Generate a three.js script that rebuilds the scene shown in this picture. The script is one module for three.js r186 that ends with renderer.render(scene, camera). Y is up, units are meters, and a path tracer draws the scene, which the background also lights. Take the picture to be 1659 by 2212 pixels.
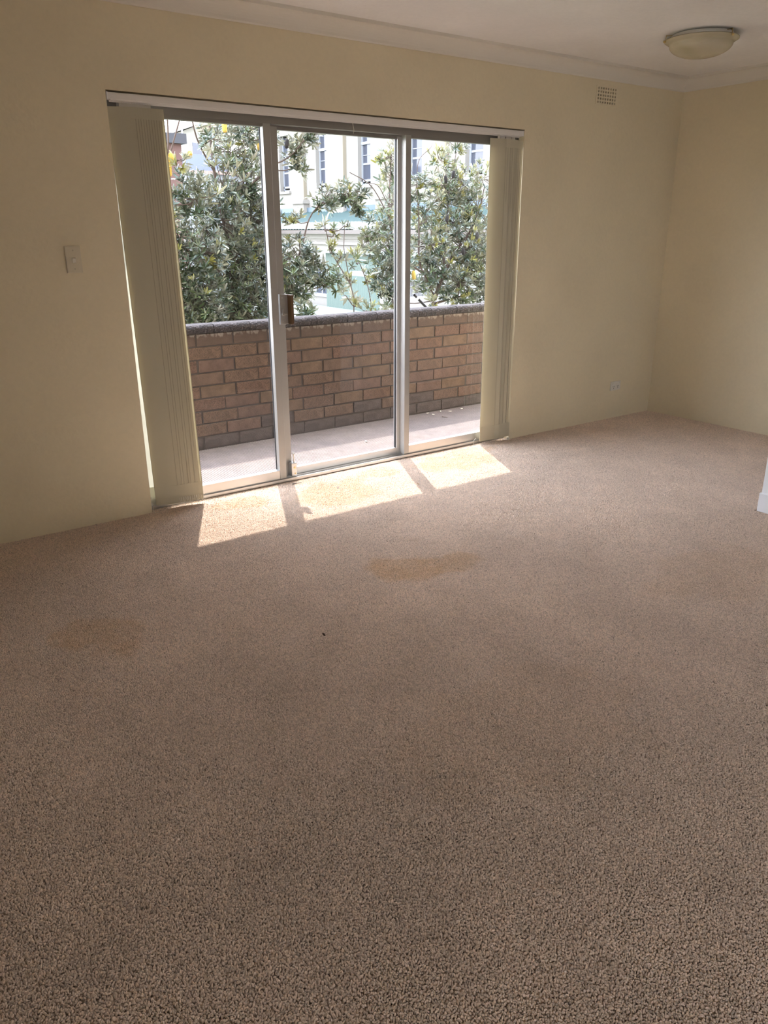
import * as THREE from 'three';
import { RoundedBoxGeometry } from 'three/addons/geometries/RoundedBoxGeometry.js';
import { mergeGeometries, toCreasedNormals } from 'three/addons/utils/BufferGeometryUtils.js';

// ---------------------------------------------------------------- camera, sky, sun, exposure
const scene = new THREE.Scene();
const camera = new THREE.PerspectiveCamera(66.79, 1659 / 2212, 0.05, 300);
camera.rotation.order = 'YXZ';
camera.position.set(-5.6864, 1.4703, 4.0283);
camera.rotation.set(-0.34820, -0.62250, -0.0029);

const SKY = 5.0;                                            // radiance of the bright hazy sky
{
  const W = 64, H = 32, d = new Float32Array(W * H * 4);
  for (let r = 0; r < H; r++) {
    const up = Math.sin(((r + 0.5) / H - 0.5) * Math.PI);
    for (let c = 0; c < W; c++) {
      const t = Math.max(0, up), g = up < 0 ? 0.45 : 1;
      d.set([SKY * g * (0.97 - 0.24 * t), SKY * g * (1.0 - 0.13 * t), SKY * g * (1.13 - 0.0 * t), 1], (r * W + c) * 4);
    }
  }
  const t = new THREE.DataTexture(d, W, H, THREE.RGBAFormat, THREE.FloatType);
  t.mapping = THREE.EquirectangularReflectionMapping; t.magFilter = THREE.LinearFilter; t.needsUpdate = true;
  scene.background = t;
}
const sun = new THREE.DirectionalLight(new THREE.Color().setRGB(1.0, 0.98, 0.97), 3.75);
sun.position.set(0.455 * 12 - 3, 1.92 * 12, -12);           // from high on the garden side, to the right
sun.target.position.set(-3, 0, 0);
sun.castShadow = true; sun.shadow.mapSize.set(4096, 4096);
Object.assign(sun.shadow.camera, { left: -26, right: 26, top: 30, bottom: -30, near: 0.5, far: 90 });
scene.add(sun, sun.target);

const renderer = new THREE.WebGLRenderer({ antialias: true });
renderer.toneMapping = THREE.LinearToneMapping;
renderer.toneMappingExposure = 2.25;
renderer.shadowMap.enabled = true;

// ---------------------------------------------------------------- helpers
let seed = 12345;
const rnd = () => { seed = (seed + 0x6d2b79f5) | 0; let t = Math.imul(seed ^ (seed >>> 15), 1 | seed); t = (t + Math.imul(t ^ (t >>> 7), 61 | t)) ^ t; return ((t ^ (t >>> 14)) >>> 0) / 4294967296; };
const rr = (a, b) => a + (b - a) * rnd();
const used = new Map();
const numbered = (n) => { const k = used.get(n) ?? 0; used.set(n, k + 1); return k ? n + '_' + String(k).padStart(3, '0') : n; };
const lin = (r, g, b) => new THREE.Color().setRGB(r, g, b);
const std = (color, roughness = 0.8, o = {}) => new THREE.MeshStandardMaterial({ color, roughness, ...o });
const phys = (color, roughness = 0.8, o = {}) => new THREE.MeshPhysicalMaterial({ color, roughness, ...o });
function mesh(name, g, m, parent = scene) {
  const o = new THREE.Mesh(Array.isArray(g) ? mergeGeometries(g.map((x) => (x.index ? x.toNonIndexed() : x))) : g, m);
  o.name = parent === scene ? numbered(name) : name; o.castShadow = o.receiveShadow = true; parent.add(o); return o;
}
function tag(o, label, category, group) { o.userData.label = label; o.userData.category = category; if (group) o.userData.group = group; return o; }
function struct(o) { o.userData.kind = 'structure'; return o; }
function thing(name, label, category, pos = [0, 0, 0], group) { const o = new THREE.Group(); o.name = numbered(name); o.position.set(...pos); scene.add(o); return tag(o, label, category, group); }
// boxes given by their limits
const bx = (x0, x1, y0, y1, z0, z1) => new THREE.BoxGeometry(x1 - x0, y1 - y0, z1 - z0).translate((x0 + x1) / 2, (y0 + y1) / 2, (z0 + z1) / 2);
const rb = (x0, x1, y0, y1, z0, z1, r = 0.002, s = 2) => new RoundedBoxGeometry(x1 - x0, y1 - y0, z1 - z0, s, r).translate((x0 + x1) / 2, (y0 + y1) / 2, (z0 + z1) / 2);
const V = (a) => new THREE.Vector3(...a);
function tube(points, r0, r1 = r0, sides = 6, seg) {         // a tapering tube through points
  const curve = new THREE.CatmullRomCurve3(points.map((p) => (p.isVector3 ? p : V(p))), false, 'centripetal');
  const n = seg ?? (points.length - 1) * 4, g = new THREE.TubeGeometry(curve, n, 1, sides, false), p = g.attributes.position, c = new THREE.Vector3(), v = new THREE.Vector3();
  for (let i = 0; i <= n; i++) {
    curve.getPointAt(i / n, c); const r = r0 + (r1 - r0) * (i / n);
    for (let j = 0; j <= sides; j++) { const k = i * (sides + 1) + j; v.fromBufferAttribute(p, k).sub(c).multiplyScalar(r).add(c); p.setXYZ(k, v.x, v.y, v.z); }
  }
  return g;
}
const cyl = (r, h, at, rot = [0, 0, 0], n = 14, r2 = r) => { const g = new THREE.CylinderGeometry(r2, r, h, n); g.rotateX(rot[0]).rotateY(rot[1]).rotateZ(rot[2]); return g.translate(...at); };
function extrude(pts, depth, holes = []) {                   // a profile in x, y pushed along z
  const s = new THREE.Shape(pts.map((p) => new THREE.Vector2(...p)));
  for (const h of holes) s.holes.push(new THREE.Path(h.map((p) => new THREE.Vector2(...p))));
  return new THREE.ExtrudeGeometry(s, { depth, bevelEnabled: false });
}
const rect = (x0, x1, y0, y1) => [[x0, y0], [x1, y0], [x1, y1], [x0, y1]];
const hrect = (x0, x1, y0, y1) => [[x0, y0], [x0, y1], [x1, y1], [x1, y0]];
function hash(i, j, k) { let h = (Math.imul(i, 374761393) + Math.imul(j, 668265263) + Math.imul(k, 974634777)) | 0; h = Math.imul(h ^ (h >>> 13), 1274126177); return ((h ^ (h >>> 16)) >>> 0) / 4294967296; }
const md = (a, n) => ((a % n) + n) % n;
function vnoise(x, y, per, k = 1) {                          // value noise that repeats after per cells
  const i = Math.floor(x), j = Math.floor(y); let u = x - i, v = y - j; u = u * u * (3 - 2 * u); v = v * v * (3 - 2 * v);
  const a = hash(md(i, per), md(j, per), k), b = hash(md(i + 1, per), md(j, per), k), c = hash(md(i, per), md(j + 1, per), k), d = hash(md(i + 1, per), md(j + 1, per), k);
  return a + (b - a) * u + (c - a) * v + (a - b - c + d) * u * v;
}
function fbm(x, y, per, oct = 4, k = 1) { let s = 0, a = 0.5, t = 0; for (let o = 0; o < oct; o++) { s += a * vnoise(x, y, per, k + o); t += a; a *= 0.5; x *= 2; y *= 2; per *= 2; } return s / t; }
function tex(n, fn, srgb, rx, ry = rx) {                     // fn(u, v) -> [r, g, b] in 0..1 (display values when srgb)
  const d = new Uint8Array(n * n * 4);
  for (let y = 0; y < n; y++) for (let x = 0; x < n; x++) { const c = fn((x + 0.5) / n, (y + 0.5) / n), i = (y * n + x) * 4; for (let q = 0; q < 3; q++) d[i + q] = Math.max(0, Math.min(255, Math.round(255 * c[q]))); d[i + 3] = 255; }
  const t = new THREE.DataTexture(d, n, n); t.wrapS = t.wrapT = THREE.RepeatWrapping; t.magFilter = THREE.LinearFilter; t.minFilter = THREE.LinearMipmapLinearFilter; t.generateMipmaps = true;
  if (srgb) t.colorSpace = THREE.SRGBColorSpace; t.repeat.set(rx, ry); t.needsUpdate = true; return t;
}
function planarUV(g, ax = 0, ay = 1, s = 1) {                // uv in metres from two axes of the position
  const p = g.attributes.position, uv = new Float32Array(p.count * 2);
  for (let i = 0; i < p.count; i++) { uv[i * 2] = p.getComponent(i, ax) * s; uv[i * 2 + 1] = p.getComponent(i, ay) * s; }
  g.setAttribute('uv', new THREE.BufferAttribute(uv, 2)); return g;
}

// ---------------------------------------------------------------- materials
const plasterBump = tex(512, (u, v) => { const h = 0.6 * fbm(u * 60, v * 60, 60, 3, 5) + 0.4 * fbm(u * 6, v * 6, 6, 3, 9); return [h, h, h]; }, false, 1.1);
const paintTone = (r, g, b, k) => tex(512, (u, v) => { const t = 0.965 + 0.05 * fbm(u * 4, v * 4, 4, 5, k) + 0.02 * (fbm(u * 90, v * 90, 90, 2, k + 3) - 0.5); return [r * t, g * t, b * t]; }, true, 0.7);
const M = {};
M.wall = std(0xffffff, 0.62, { map: paintTone(0.905, 0.848, 0.720, 21), bumpMap: plasterBump, bumpScale: 0.0012 });
M.wallPlain = std(lin(0.77, 0.66, 0.46), 0.6);
M.ceiling = std(0xffffff, 0.85, { map: paintTone(0.955, 0.935, 0.91, 31), bumpMap: plasterBump, bumpScale: 0.0012 });
M.cornice = std(lin(0.78, 0.72, 0.62), 0.7);
M.white = std(lin(0.82, 0.81, 0.80), 0.5);
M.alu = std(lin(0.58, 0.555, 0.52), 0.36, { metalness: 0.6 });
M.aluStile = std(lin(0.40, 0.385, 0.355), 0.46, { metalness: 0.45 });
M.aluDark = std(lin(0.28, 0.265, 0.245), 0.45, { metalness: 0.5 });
M.rail = std(lin(0.84, 0.80, 0.75), 0.42, { metalness: 0.15 });
M.gasket = std(lin(0.03, 0.03, 0.03), 0.7);
M.steel = std(lin(0.5, 0.49, 0.47), 0.3, { metalness: 0.9 });
M.brass = std(lin(0.60, 0.45, 0.20), 0.28, { metalness: 1 });
M.glass = phys(lin(1, 1, 1), 0.0, { transmission: 1, thickness: 0, ior: 1.5 });
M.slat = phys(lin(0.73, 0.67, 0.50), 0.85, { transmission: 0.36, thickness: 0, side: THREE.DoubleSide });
M.slatSunlit = phys(lin(0.86, 0.84, 0.74), 0.9, { transmission: 0.55, thickness: 0, side: THREE.DoubleSide });  // paler, more translucent copy of the slat fabric for the sunlit strip
M.slatGapShade = phys(lin(0.50, 0.44, 0.31), 0.9, { transmission: 0.2, thickness: 0, side: THREE.DoubleSide });  // darker tone standing in for shade in the gaps between slats
M.plastic = std(lin(0.68, 0.60, 0.44), 0.35);
M.plasticWhite = std(lin(0.74, 0.69, 0.59), 0.35);
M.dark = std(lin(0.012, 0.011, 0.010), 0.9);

// ---------------------------------------------------------------- the room
// carpet: short cut pile of heathered yarn, every tuft with its own tone
const CELLS = 330;
const tuft = (u, v) => {
  const x = u * CELLS, y = v * CELLS, i = Math.floor(x), j = Math.floor(y); let best = 9, id = 0, second = 9;
  for (let a = -1; a <= 1; a++) for (let b = -1; b <= 1; b++) {
    const ci = md(i + a, CELLS), cj = md(j + b, CELLS), dx = i + a + hash(ci, cj, 3) - x, dy = (j + b + hash(ci, cj, 4) - y) * 1.1, d = dx * dx + dy * dy;
    if (d < best) { second = best; best = d; id = hash(ci, cj, 7); } else if (d < second) second = d;
  }
  return [best, id, second];
};
const carpetMap = tex(2048, (u, v) => {
  const [, id] = tuft(u, v), fleck = hash(Math.floor(id * 9999), 3, 5);
  let t = 0.90 + 0.26 * (id - 0.5) + 0.16 * (fbm(u * 130, v * 130, 130, 2, 11) - 0.5) + 0.12 * (fbm(u * 9, v * 9, 9, 3, 15) - 0.5);
  if (fleck > 0.996) t *= 0.82; else if (fleck < 0.04) t *= 1.08;
  return [0.79 * t, 0.687 * t, 0.588 * t];
}, true, 1 / 2.1);
const carpetBump = tex(2048, (u, v) => {
  const [d] = tuft(u, v), h = Math.max(0, 1 - 1.15 * d) * 0.66 + 0.20 * fbm(u * 60, v * 60, 60, 3, 41) + 0.14 * fbm(u * 300, v * 300, 300, 1, 43);
  return [h, h, h];
}, false, 1 / 1.9);
M.carpet = std(0xffffff, 0.95, { map: carpetMap, bumpMap: carpetBump, bumpScale: 0.011, vertexColors: true });
{
  const X0 = -6.8, X1 = 0, Z0 = -0.06, Z1 = 10.0, nx = 340, nz = 503, g = new THREE.PlaneGeometry(X1 - X0, Z1 - Z0, nx, nz).rotateX(-Math.PI / 2).translate((X0 + X1) / 2, 0, (Z0 + Z1) / 2);
  planarUV(g, 0, 2);
  // old spills and tea-coloured stains with ragged outlines
  const stains = [[-3.74, 1.38, 0.14, 0.12, 0.66], [-3.60, 1.46, 0.15, 0.13, 0.66], [-3.45, 1.50, 0.13, 0.1, 0.6], [-5.09, 1.17, 0.12, 0.12, 0.45], [-4.99, 1.22, 0.12, 0.12, 0.45], [-4.99, 1.35, 0.1, 0.1, 0.45], [-3.9, 0.14, 0.24, 0.1, 0.55], [-3.35, 0.28, 0.3, 0.2, 0.5], [-2.35, 0.22, 0.3, 0.18, 0.62], [-2.15, 0.10, 0.2, 0.1, 0.5], [-2.9, 0.12, 0.15, 0.1, 0.5], [-2.6, 2.3, 0.4, 0.25, 0.2], [-4.1, 2.6, 0.5, 0.3, 0.15]];
  const dye = (x, z) => {
    let q = 0;
    for (const [a, b, rx, rz, k] of stains) {
      const e = Math.hypot((x - a) / rx, (z - b) / rz); if (e > 1.8) continue;
      const d = e + 1.1 * (fbm(x * 8 + 80, z * 8 + 40, 9999, 5, 51) - 0.5); q = Math.max(q, k * Math.min(1, Math.max(0, (1.1 - d) / 0.28)) * (0.55 + 0.9 * fbm(x * 22 + 200, z * 22 + 90, 9999, 3, 57)));
    }
    const soil = 1 - 0.20 * (fbm(x * 1.3 + 20, z * 1.3 + 20, 9999, 4, 61) - 0.5) - 0.16 * (fbm(x * 6 + 90, z * 6 + 90, 9999, 3, 65) - 0.5);
    return [soil * (1 - 0.10 * q), soil * (1 - 0.21 * q), soil * (1 - 0.38 * q)];
  };
  const p = g.attributes.position, col = new Float32Array(p.count * 3);
  for (let i = 0; i < p.count; i++) col.set(dye(p.getX(i), p.getZ(i)), i * 3);
  g.setAttribute('color', new THREE.BufferAttribute(col, 3));
  const f = struct(mesh('floor', g, M.carpet));
  // the cut pile itself over the part of the floor in view: every tuft a small leaning lump of yarn with its own tone
  const tuftGeo = new THREE.IcosahedronGeometry(1, 1), spots = [], PITCH = 0.0049;
  for (let x = -6.1; x < -0.004; x += PITCH) for (let z = -0.044; z < 3.95; z += PITCH) {
    if (x < -5.40 - 0.19 * z || z > 3.05 + 0.73 * (x + 5.66) || z > 3.90 - 0.56 * (x + 4.44) || (x > -1.66 && z > 1.93)) continue;
    spots.push(x + rr(-0.5, 0.5) * PITCH, z + rr(-0.5, 0.5) * PITCH);
  }
  const pile = new THREE.InstancedMesh(tuftGeo, std(0xffffff, 0.95), spots.length / 2), q = new THREE.Quaternion(), e = new THREE.Euler(), at = new THREE.Vector3(), sc = new THREE.Vector3(), m4 = new THREE.Matrix4(), cc = new THREE.Color();
  pile.name = 'carpet_pile'; pile.userData.kind = 'stuff'; pile.castShadow = pile.receiveShadow = true;
  for (let i = 0; i < spots.length / 2; i++) {
    const x = spots[2 * i], z = spots[2 * i + 1], d = dye(x, z), k = rr(0.81, 1.19) * (rnd() < 0.01 ? 0.6 : 1), big = rr(0.75, 1.2), clump = 0.75 + 0.5 * vnoise(x * 55 + 400, z * 55 + 400, 99999, 71);
    q.setFromEuler(e.set(rr(-0.7, 0.7), rnd() * 6.28, rr(-0.6, 0.6)));
    m4.compose(at.set(x, 0.0012 * clump, z), q, sc.set(0.0034 * big, 0.0042 * big * clump, 0.0020 * big)); pile.setMatrixAt(i, m4);
    pile.setColorAt(i, cc.setRGB(0.73 * k * d[0], 0.575 * k * d[1], 0.45 * k * d[2]));
  }
  f.add(pile);
  mesh('floor_slab', bx(-7.0, 0.12, -0.25, -0.004, -0.05, 10.2), std(lin(0.4, 0.38, 0.35)), f);
}
const DX0 = -4.373, DX1 = -1.653, DH = 2.085;
{ // back wall with the door opening and the hole behind the vent
  // plaster layer with the finished opening, masonry behind it with a wider one that holds the door frame
  const vent = hrect(-0.985, -0.768, 2.287, 2.403);
  const back = (x0, x1, h, z0, z1, m) => extrude([[-7.0, 0], [x0, 0], [x0, h], [x1, h], [x1, 0], [0.12, 0], [0.12, 2.62], [-7.0, 2.62]], z1 - z0, [vent]).translate(0, 0, z0);
  const wb = struct(mesh('wall_back', planarUV(back(DX0, DX1, DH, -0.052, 0)), M.wall));
  mesh('masonry', planarUV(back(DX0 - 0.07, DX1 + 0.07, DH + 0.03, -0.25, -0.052)), M.wall, wb);
  struct(mesh('wall_right', planarUV(bx(0, 0.12, 0, 2.62, 0, 10.2), 2, 1), M.wall));
  
  // window in the left wall, behind the photographer: it lights the right wall, the wall end and the room side of the blind
  const RX0 = 6.1, RX1 = 9.7, RY0 = 0.85, RY1 = 2.25, RX = -6.92;
  struct(mesh('wall_rear', planarUV(bx(-7.0, 0.12, 0, 2.62, 10, 10.2)), M.wall));
  struct(mesh('wall_left', planarUV(extrude(rect(-10, 0, 0, 2.62), 0.2, [hrect(-RX1, -RX0, RY0, RY1)]).rotateY(Math.PI / 2).translate(-7.0, 0, 0), 2, 1), M.wall));
  const w = struct(new THREE.Group()); w.name = 'window_1'; scene.add(w);
  mesh('window_frame', [bx(RX, RX + 0.06, RY0, RY0 + 0.05, RX0, RX1), bx(RX, RX + 0.06, RY1 - 0.05, RY1, RX0, RX1), ...[0, 1, 2].map((k) => { const z = RX0 + (RX1 - RX0 - 0.05) * k / 2; return bx(RX, RX + 0.06, RY0 + 0.05, RY1 - 0.05, z, z + 0.05); })], M.alu, w);
  for (let k = 0; k < 2; k++) { const a = (RX1 - RX0 - 0.05) / 2; mesh('pane', new THREE.PlaneGeometry(a - 0.05, RY1 - RY0 - 0.1).rotateY(Math.PI / 2).translate(RX + 0.03, (RY0 + RY1) / 2, RX0 + 0.025 + a * (k + 0.5)), M.glass, w); }
  struct(mesh('ceiling', planarUV(bx(-7.0, 0.12, 2.53, 2.7, -0.25, 10.2), 0, 2), M.ceiling));
  const nib = struct(mesh('wall_inner', bx(-1.637, 0, 0, 2.53, 1.950, 2.062), M.white));
  struct(mesh('baseboard_inner', rb(-1.646, -0.002, 0, 0.106, 1.942, 2.07, 0.003), M.white));
}
{ // cove cornice: wall edge, concave sweep, a small square nib under the ceiling
  const prof = [[0, 2.44], [0.006, 2.44]]; for (let i = 0; i <= 8; i++) { const a = (i / 8) * Math.PI / 2; prof.push([0.012 + 0.058 * (1 - Math.cos(a)), 2.446 + 0.066 * Math.sin(a)]); }
  prof.push([0.084, 2.512], [0.084, 2.5301], [0, 2.5301]);
  const run = (len) => extrude(prof, len);
  struct(mesh('trim_1', run(6.8).rotateY(-Math.PI / 2), M.cornice));
  struct(mesh('trim_2', run(1.95).rotateY(Math.PI).translate(0, 0, 1.95), M.cornice));
}
{ // the vent: a plaster plate pierced by five rows of eight slots, paint over it
  const x0 = -0.985, x1 = -0.768, y0 = 2.287, y1 = 2.403, holes = [];
  for (let r = 0; r < 5; r++) for (let c = 0; c < 8; c++) { const cx = x0 + 0.020 + c * 0.0254, cy = y0 + 0.0145 + r * 0.0217; holes.push(hrect(cx - 0.0065, cx + 0.0065, cy - 0.0065, cy + 0.0065)); }
  const t = thing('air_vent', 'small cream plaster wall vent with five rows of square slots under the cornice', 'vent', [0, 0, 0]);
  mesh('plate', extrude(rect(x0, x1, y0, y1), 0.012, holes).translate(0, 0, -0.008), M.wallPlain, t);
  mesh('vent_shade_block', bx(x0, x1, y0, y1, -0.2, -0.06), M.dark, t);  // near-black block painting the shade inside the vent opening
}
{ // light switch left of the door
  const t = thing('light_switch', 'cream single rocker light switch plate on the wall left of the sliding door', 'switch', [-4.617, 1.342, 0]);
  mesh('plate', extrude([[-0.031, -0.056], [0.031, -0.056], [0.031, 0.056], [-0.031, 0.056]], 0.004).scale(1, 1, 1), M.plastic, t);
  const b = new THREE.ExtrudeGeometry(new THREE.Shape([[-0.031, -0.056], [0.031, -0.056], [0.031, 0.056], [-0.031, 0.056]].map((p) => new THREE.Vector2(...p))), { depth: 0.004, bevelEnabled: true, bevelThickness: 0.004, bevelSize: 0.005, bevelSegments: 2 });
  t.children[0].geometry = b.translate(0, 0, 0.0045);
  mesh('rocker', rb(-0.0085, 0.0085, -0.012, 0.012, 0, 0.012, 0.003).rotateX(0.18).translate(0, -0.002, 0.008), M.plasticWhite, t);
  for (const y of [-0.042, 0.042]) mesh('screw_cap', cyl(0.0035, 0.002, [0, y, 0.0132], [Math.PI / 2, 0, 0]), std(lin(0.5, 0.44, 0.32), 0.4), t);
}
{ // double power point low on the back wall
  const t = thing('power_outlet', 'small white double power outlet low on the back wall near the corner', 'outlet', [-0.472, 0.272, 0]);
  mesh('plate', rb(-0.058, 0.058, -0.036, 0.036, 0.0005, 0.011, 0.003), M.plasticWhite, t);
  for (const s of [-1, 1]) {
    mesh('rocker', rb(s * 0.038 - 0.008, s * 0.038 + 0.008, 0.012, 0.027, 0.009, 0.0175, 0.002), M.plasticWhite, t);
    for (const [dx, dy, a] of [[-0.0075, 0.002, 0.5], [0.0075, 0.002, -0.5], [0, -0.012, 0]]) mesh('pin_slot', bx(-0.0013, 0.0013, -0.004, 0.004, -0.0005, 0.0012).rotateZ(a).translate(s * 0.026 + dx, -0.006 + dy, 0.0112), M.dark, t);
  }
}
{ // oyster ceiling light
  const t = thing('ceiling_light', 'shallow alabaster glass oyster ceiling light held by small brass clips', 'ceiling light', [-1.174, 2.53, 0.911]);
  const R = 0.205;
  mesh('base_plate', new THREE.LatheGeometry([[0, -0.001], [0.165, -0.001], [0.172, -0.006], [0.172, -0.026], [0.165, -0.030], [0.0, -0.030]].map((p) => new THREE.Vector2(...p)).reverse(), 48), std(lin(0.76, 0.71, 0.62), 0.5), t);
  const bowl = []; for (let i = 0; i <= 16; i++) { const a = (i / 16) * Math.PI * 0.5; bowl.push(new THREE.Vector2(0.176 * Math.sin(a), -0.122 + 0.070 * (1 - Math.cos(a)))); }
  bowl.push(new THREE.Vector2(0.181, -0.046), new THREE.Vector2(0.190, -0.041), new THREE.Vector2(R, -0.032), new THREE.Vector2(R, -0.027), new THREE.Vector2(0.188, -0.034), new THREE.Vector2(0.172, -0.042));
  for (let i = 16; i >= 0; i--) { const a = (i / 16) * Math.PI * 0.5; bowl.push(new THREE.Vector2(0.169 * Math.sin(a), -0.117 + 0.070 * (1 - Math.cos(a)))); }
  const swirl = tex(512, (u, v) => { const w = fbm(u * 4 + 2 * fbm(u * 3, v * 3, 3, 3, 71), v * 4, 4, 5, 73), q = 0.86 + 0.14 * w; return [0.85 * q, 0.80 * q, 0.70 * q * (0.93 + 0.07 * w)]; }, true, 2, 1);
  mesh('glass_bowl', new THREE.LatheGeometry(bowl, 64), phys(0xffffff, 0.25, { map: swirl, transmission: 0.12, thickness: 0, side: THREE.DoubleSide }), t);
  for (const a of [4.09, 6.18, 8.28]) {
    const c = mesh('clip', [bx(-0.002, 0.002, -0.042, -0.006, 0.2055, 0.208), bx(-0.002, 0.002, -0.009, -0.006, 0.168, 0.206), new THREE.SphereGeometry(0.0075, 12, 8).translate(0, -0.038, 0.213)], M.brass, t); c.rotation.y = a;
  }
}

// ---------------------------------------------------------------- the sliding door
{
  const d = struct(new THREE.Group()); d.name = 'door_1'; scene.add(d);
  const zf = -0.06, x0 = DX0 - 0.062, x1 = DX1 + 0.062;
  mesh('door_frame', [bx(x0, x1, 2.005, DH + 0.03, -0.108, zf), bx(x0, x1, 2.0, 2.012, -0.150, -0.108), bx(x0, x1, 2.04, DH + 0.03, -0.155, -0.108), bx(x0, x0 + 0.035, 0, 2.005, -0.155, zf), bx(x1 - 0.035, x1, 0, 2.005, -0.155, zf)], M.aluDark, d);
  mesh('sill_track', [bx(x0, x1, -0.045, 0.008, -0.165, -0.048), rb(x0, x1, 0.004, 0.026, -0.056, -0.048, 0.002), bx(x0, x1, 0.006, 0.022, -0.112, -0.108), bx(x0, x1, 0.006, 0.018, -0.160, -0.156), bx(x0, x1, 0.004, 0.012, -0.130, -0.126)], M.alu, d);
  const fixed = (a, b, stileLeft, stileRight) => {
    const p = new THREE.Group(); p.name = 'fixed_panel'; d.add(p);
    mesh('stile', rb(a, a + stileLeft, 0.026, 2.006, -0.106, zf, 0.002), M.aluStile, p); mesh('stile', rb(b - stileRight, b, 0.026, 2.006, -0.106, zf, 0.002), M.aluStile, p);
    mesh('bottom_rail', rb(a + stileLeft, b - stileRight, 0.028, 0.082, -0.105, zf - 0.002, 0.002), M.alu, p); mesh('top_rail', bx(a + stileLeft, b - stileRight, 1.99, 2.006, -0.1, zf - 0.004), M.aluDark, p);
    mesh('gasket', [bx(a + stileLeft, a + stileLeft + 0.003, 0.082, 1.99, -0.104, -0.096), bx(b - stileRight - 0.003, b - stileRight, 0.082, 1.99, -0.104, -0.096)], M.gasket, p);
    mesh('glass_pane', new THREE.PlaneGeometry(b - a - stileLeft - stileRight, 1.908).translate((a + stileLeft + b - stileRight) / 2, 1.036, -0.100), M.glass, p);
  };
  fixed(x0 + 0.035, -3.493, 0.034, 0.045);
  fixed(-2.582, x1 - 0.035, 0.041, 0.034);
  const s = new THREE.Group(); s.name = 'sliding_panel'; d.add(s);
  mesh('stile', [rb(-3.492, -3.425, 0.02, 2.03, -0.150, -0.112, 0.002), bx(-3.470, -3.466, 0.03, 2.02, -0.112, -0.109)], M.aluStile, s);
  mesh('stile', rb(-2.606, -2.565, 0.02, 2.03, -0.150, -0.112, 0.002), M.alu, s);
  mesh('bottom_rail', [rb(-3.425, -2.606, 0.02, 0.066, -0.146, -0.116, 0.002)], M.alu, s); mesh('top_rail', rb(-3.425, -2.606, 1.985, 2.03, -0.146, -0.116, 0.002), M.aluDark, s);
  mesh('gasket', [bx(-3.425, -3.421, 0.066, 1.985, -0.138, -0.124), bx(-2.610, -2.606, 0.066, 1.985, -0.138, -0.124)], M.gasket, s);
  mesh('glass_pane', new THREE.PlaneGeometry(0.819, 1.919).translate(-3.0155, 1.0255, -0.131), M.glass, s);
  // lock plate, timber faced pull, thumb lever, screws
  const l = mesh('lock', [rb(-3.474, -3.438, 0.952, 1.124, -0.112, -0.078, 0.003), rb(-3.440, -3.418, 0.954, 1.122, -0.092, -0.082, 0.002)], M.aluStile, s);
  l.userData.label = 'grey metal lock plate with brown pull grip';
  mesh('pull_grip', rb(-3.424, -3.404, 0.955, 1.121, -0.082, -0.040, 0.004), std(lin(0.115, 0.062, 0.026), 0.45), s);
  mesh('thumb_lever', [cyl(0.009, 0.014, [-3.459, 1.012, -0.074], [Math.PI / 2, 0, 0]), rb(-3.466, -3.458, 1.006, 1.045, -0.076, -0.066, 0.002), rb(-3.459, -3.437, 1.008, 1.015, -0.070, -0.060, 0.002)], M.steel, s);
  for (const y of [0.972, 1.104]) mesh('screw', cyl(0.005, 0.004, [-3.460, y, -0.077], [Math.PI / 2, 0, 0]), M.steel, s);
  // bolt at the foot of the sliding stile
  mesh('patio_bolt', [rb(-3.450, -3.412, 0.024, 0.110, -0.112, -0.070, 0.004), cyl(0.005, 0.06, [-3.424, 0.136, -0.088]), new THREE.TorusGeometry(0.007, 0.0025, 8, 16).translate(-3.424, 0.168, -0.088)], M.steel, s);
  mesh('keyhole', [cyl(0.006, 0.004, [-3.430, 0.080, -0.069], [Math.PI / 2, 0, 0]), cyl(0.004, 0.004, [-3.426, 0.042, -0.069], [Math.PI / 2, 0, 0])], M.brass, s);
}

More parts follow.
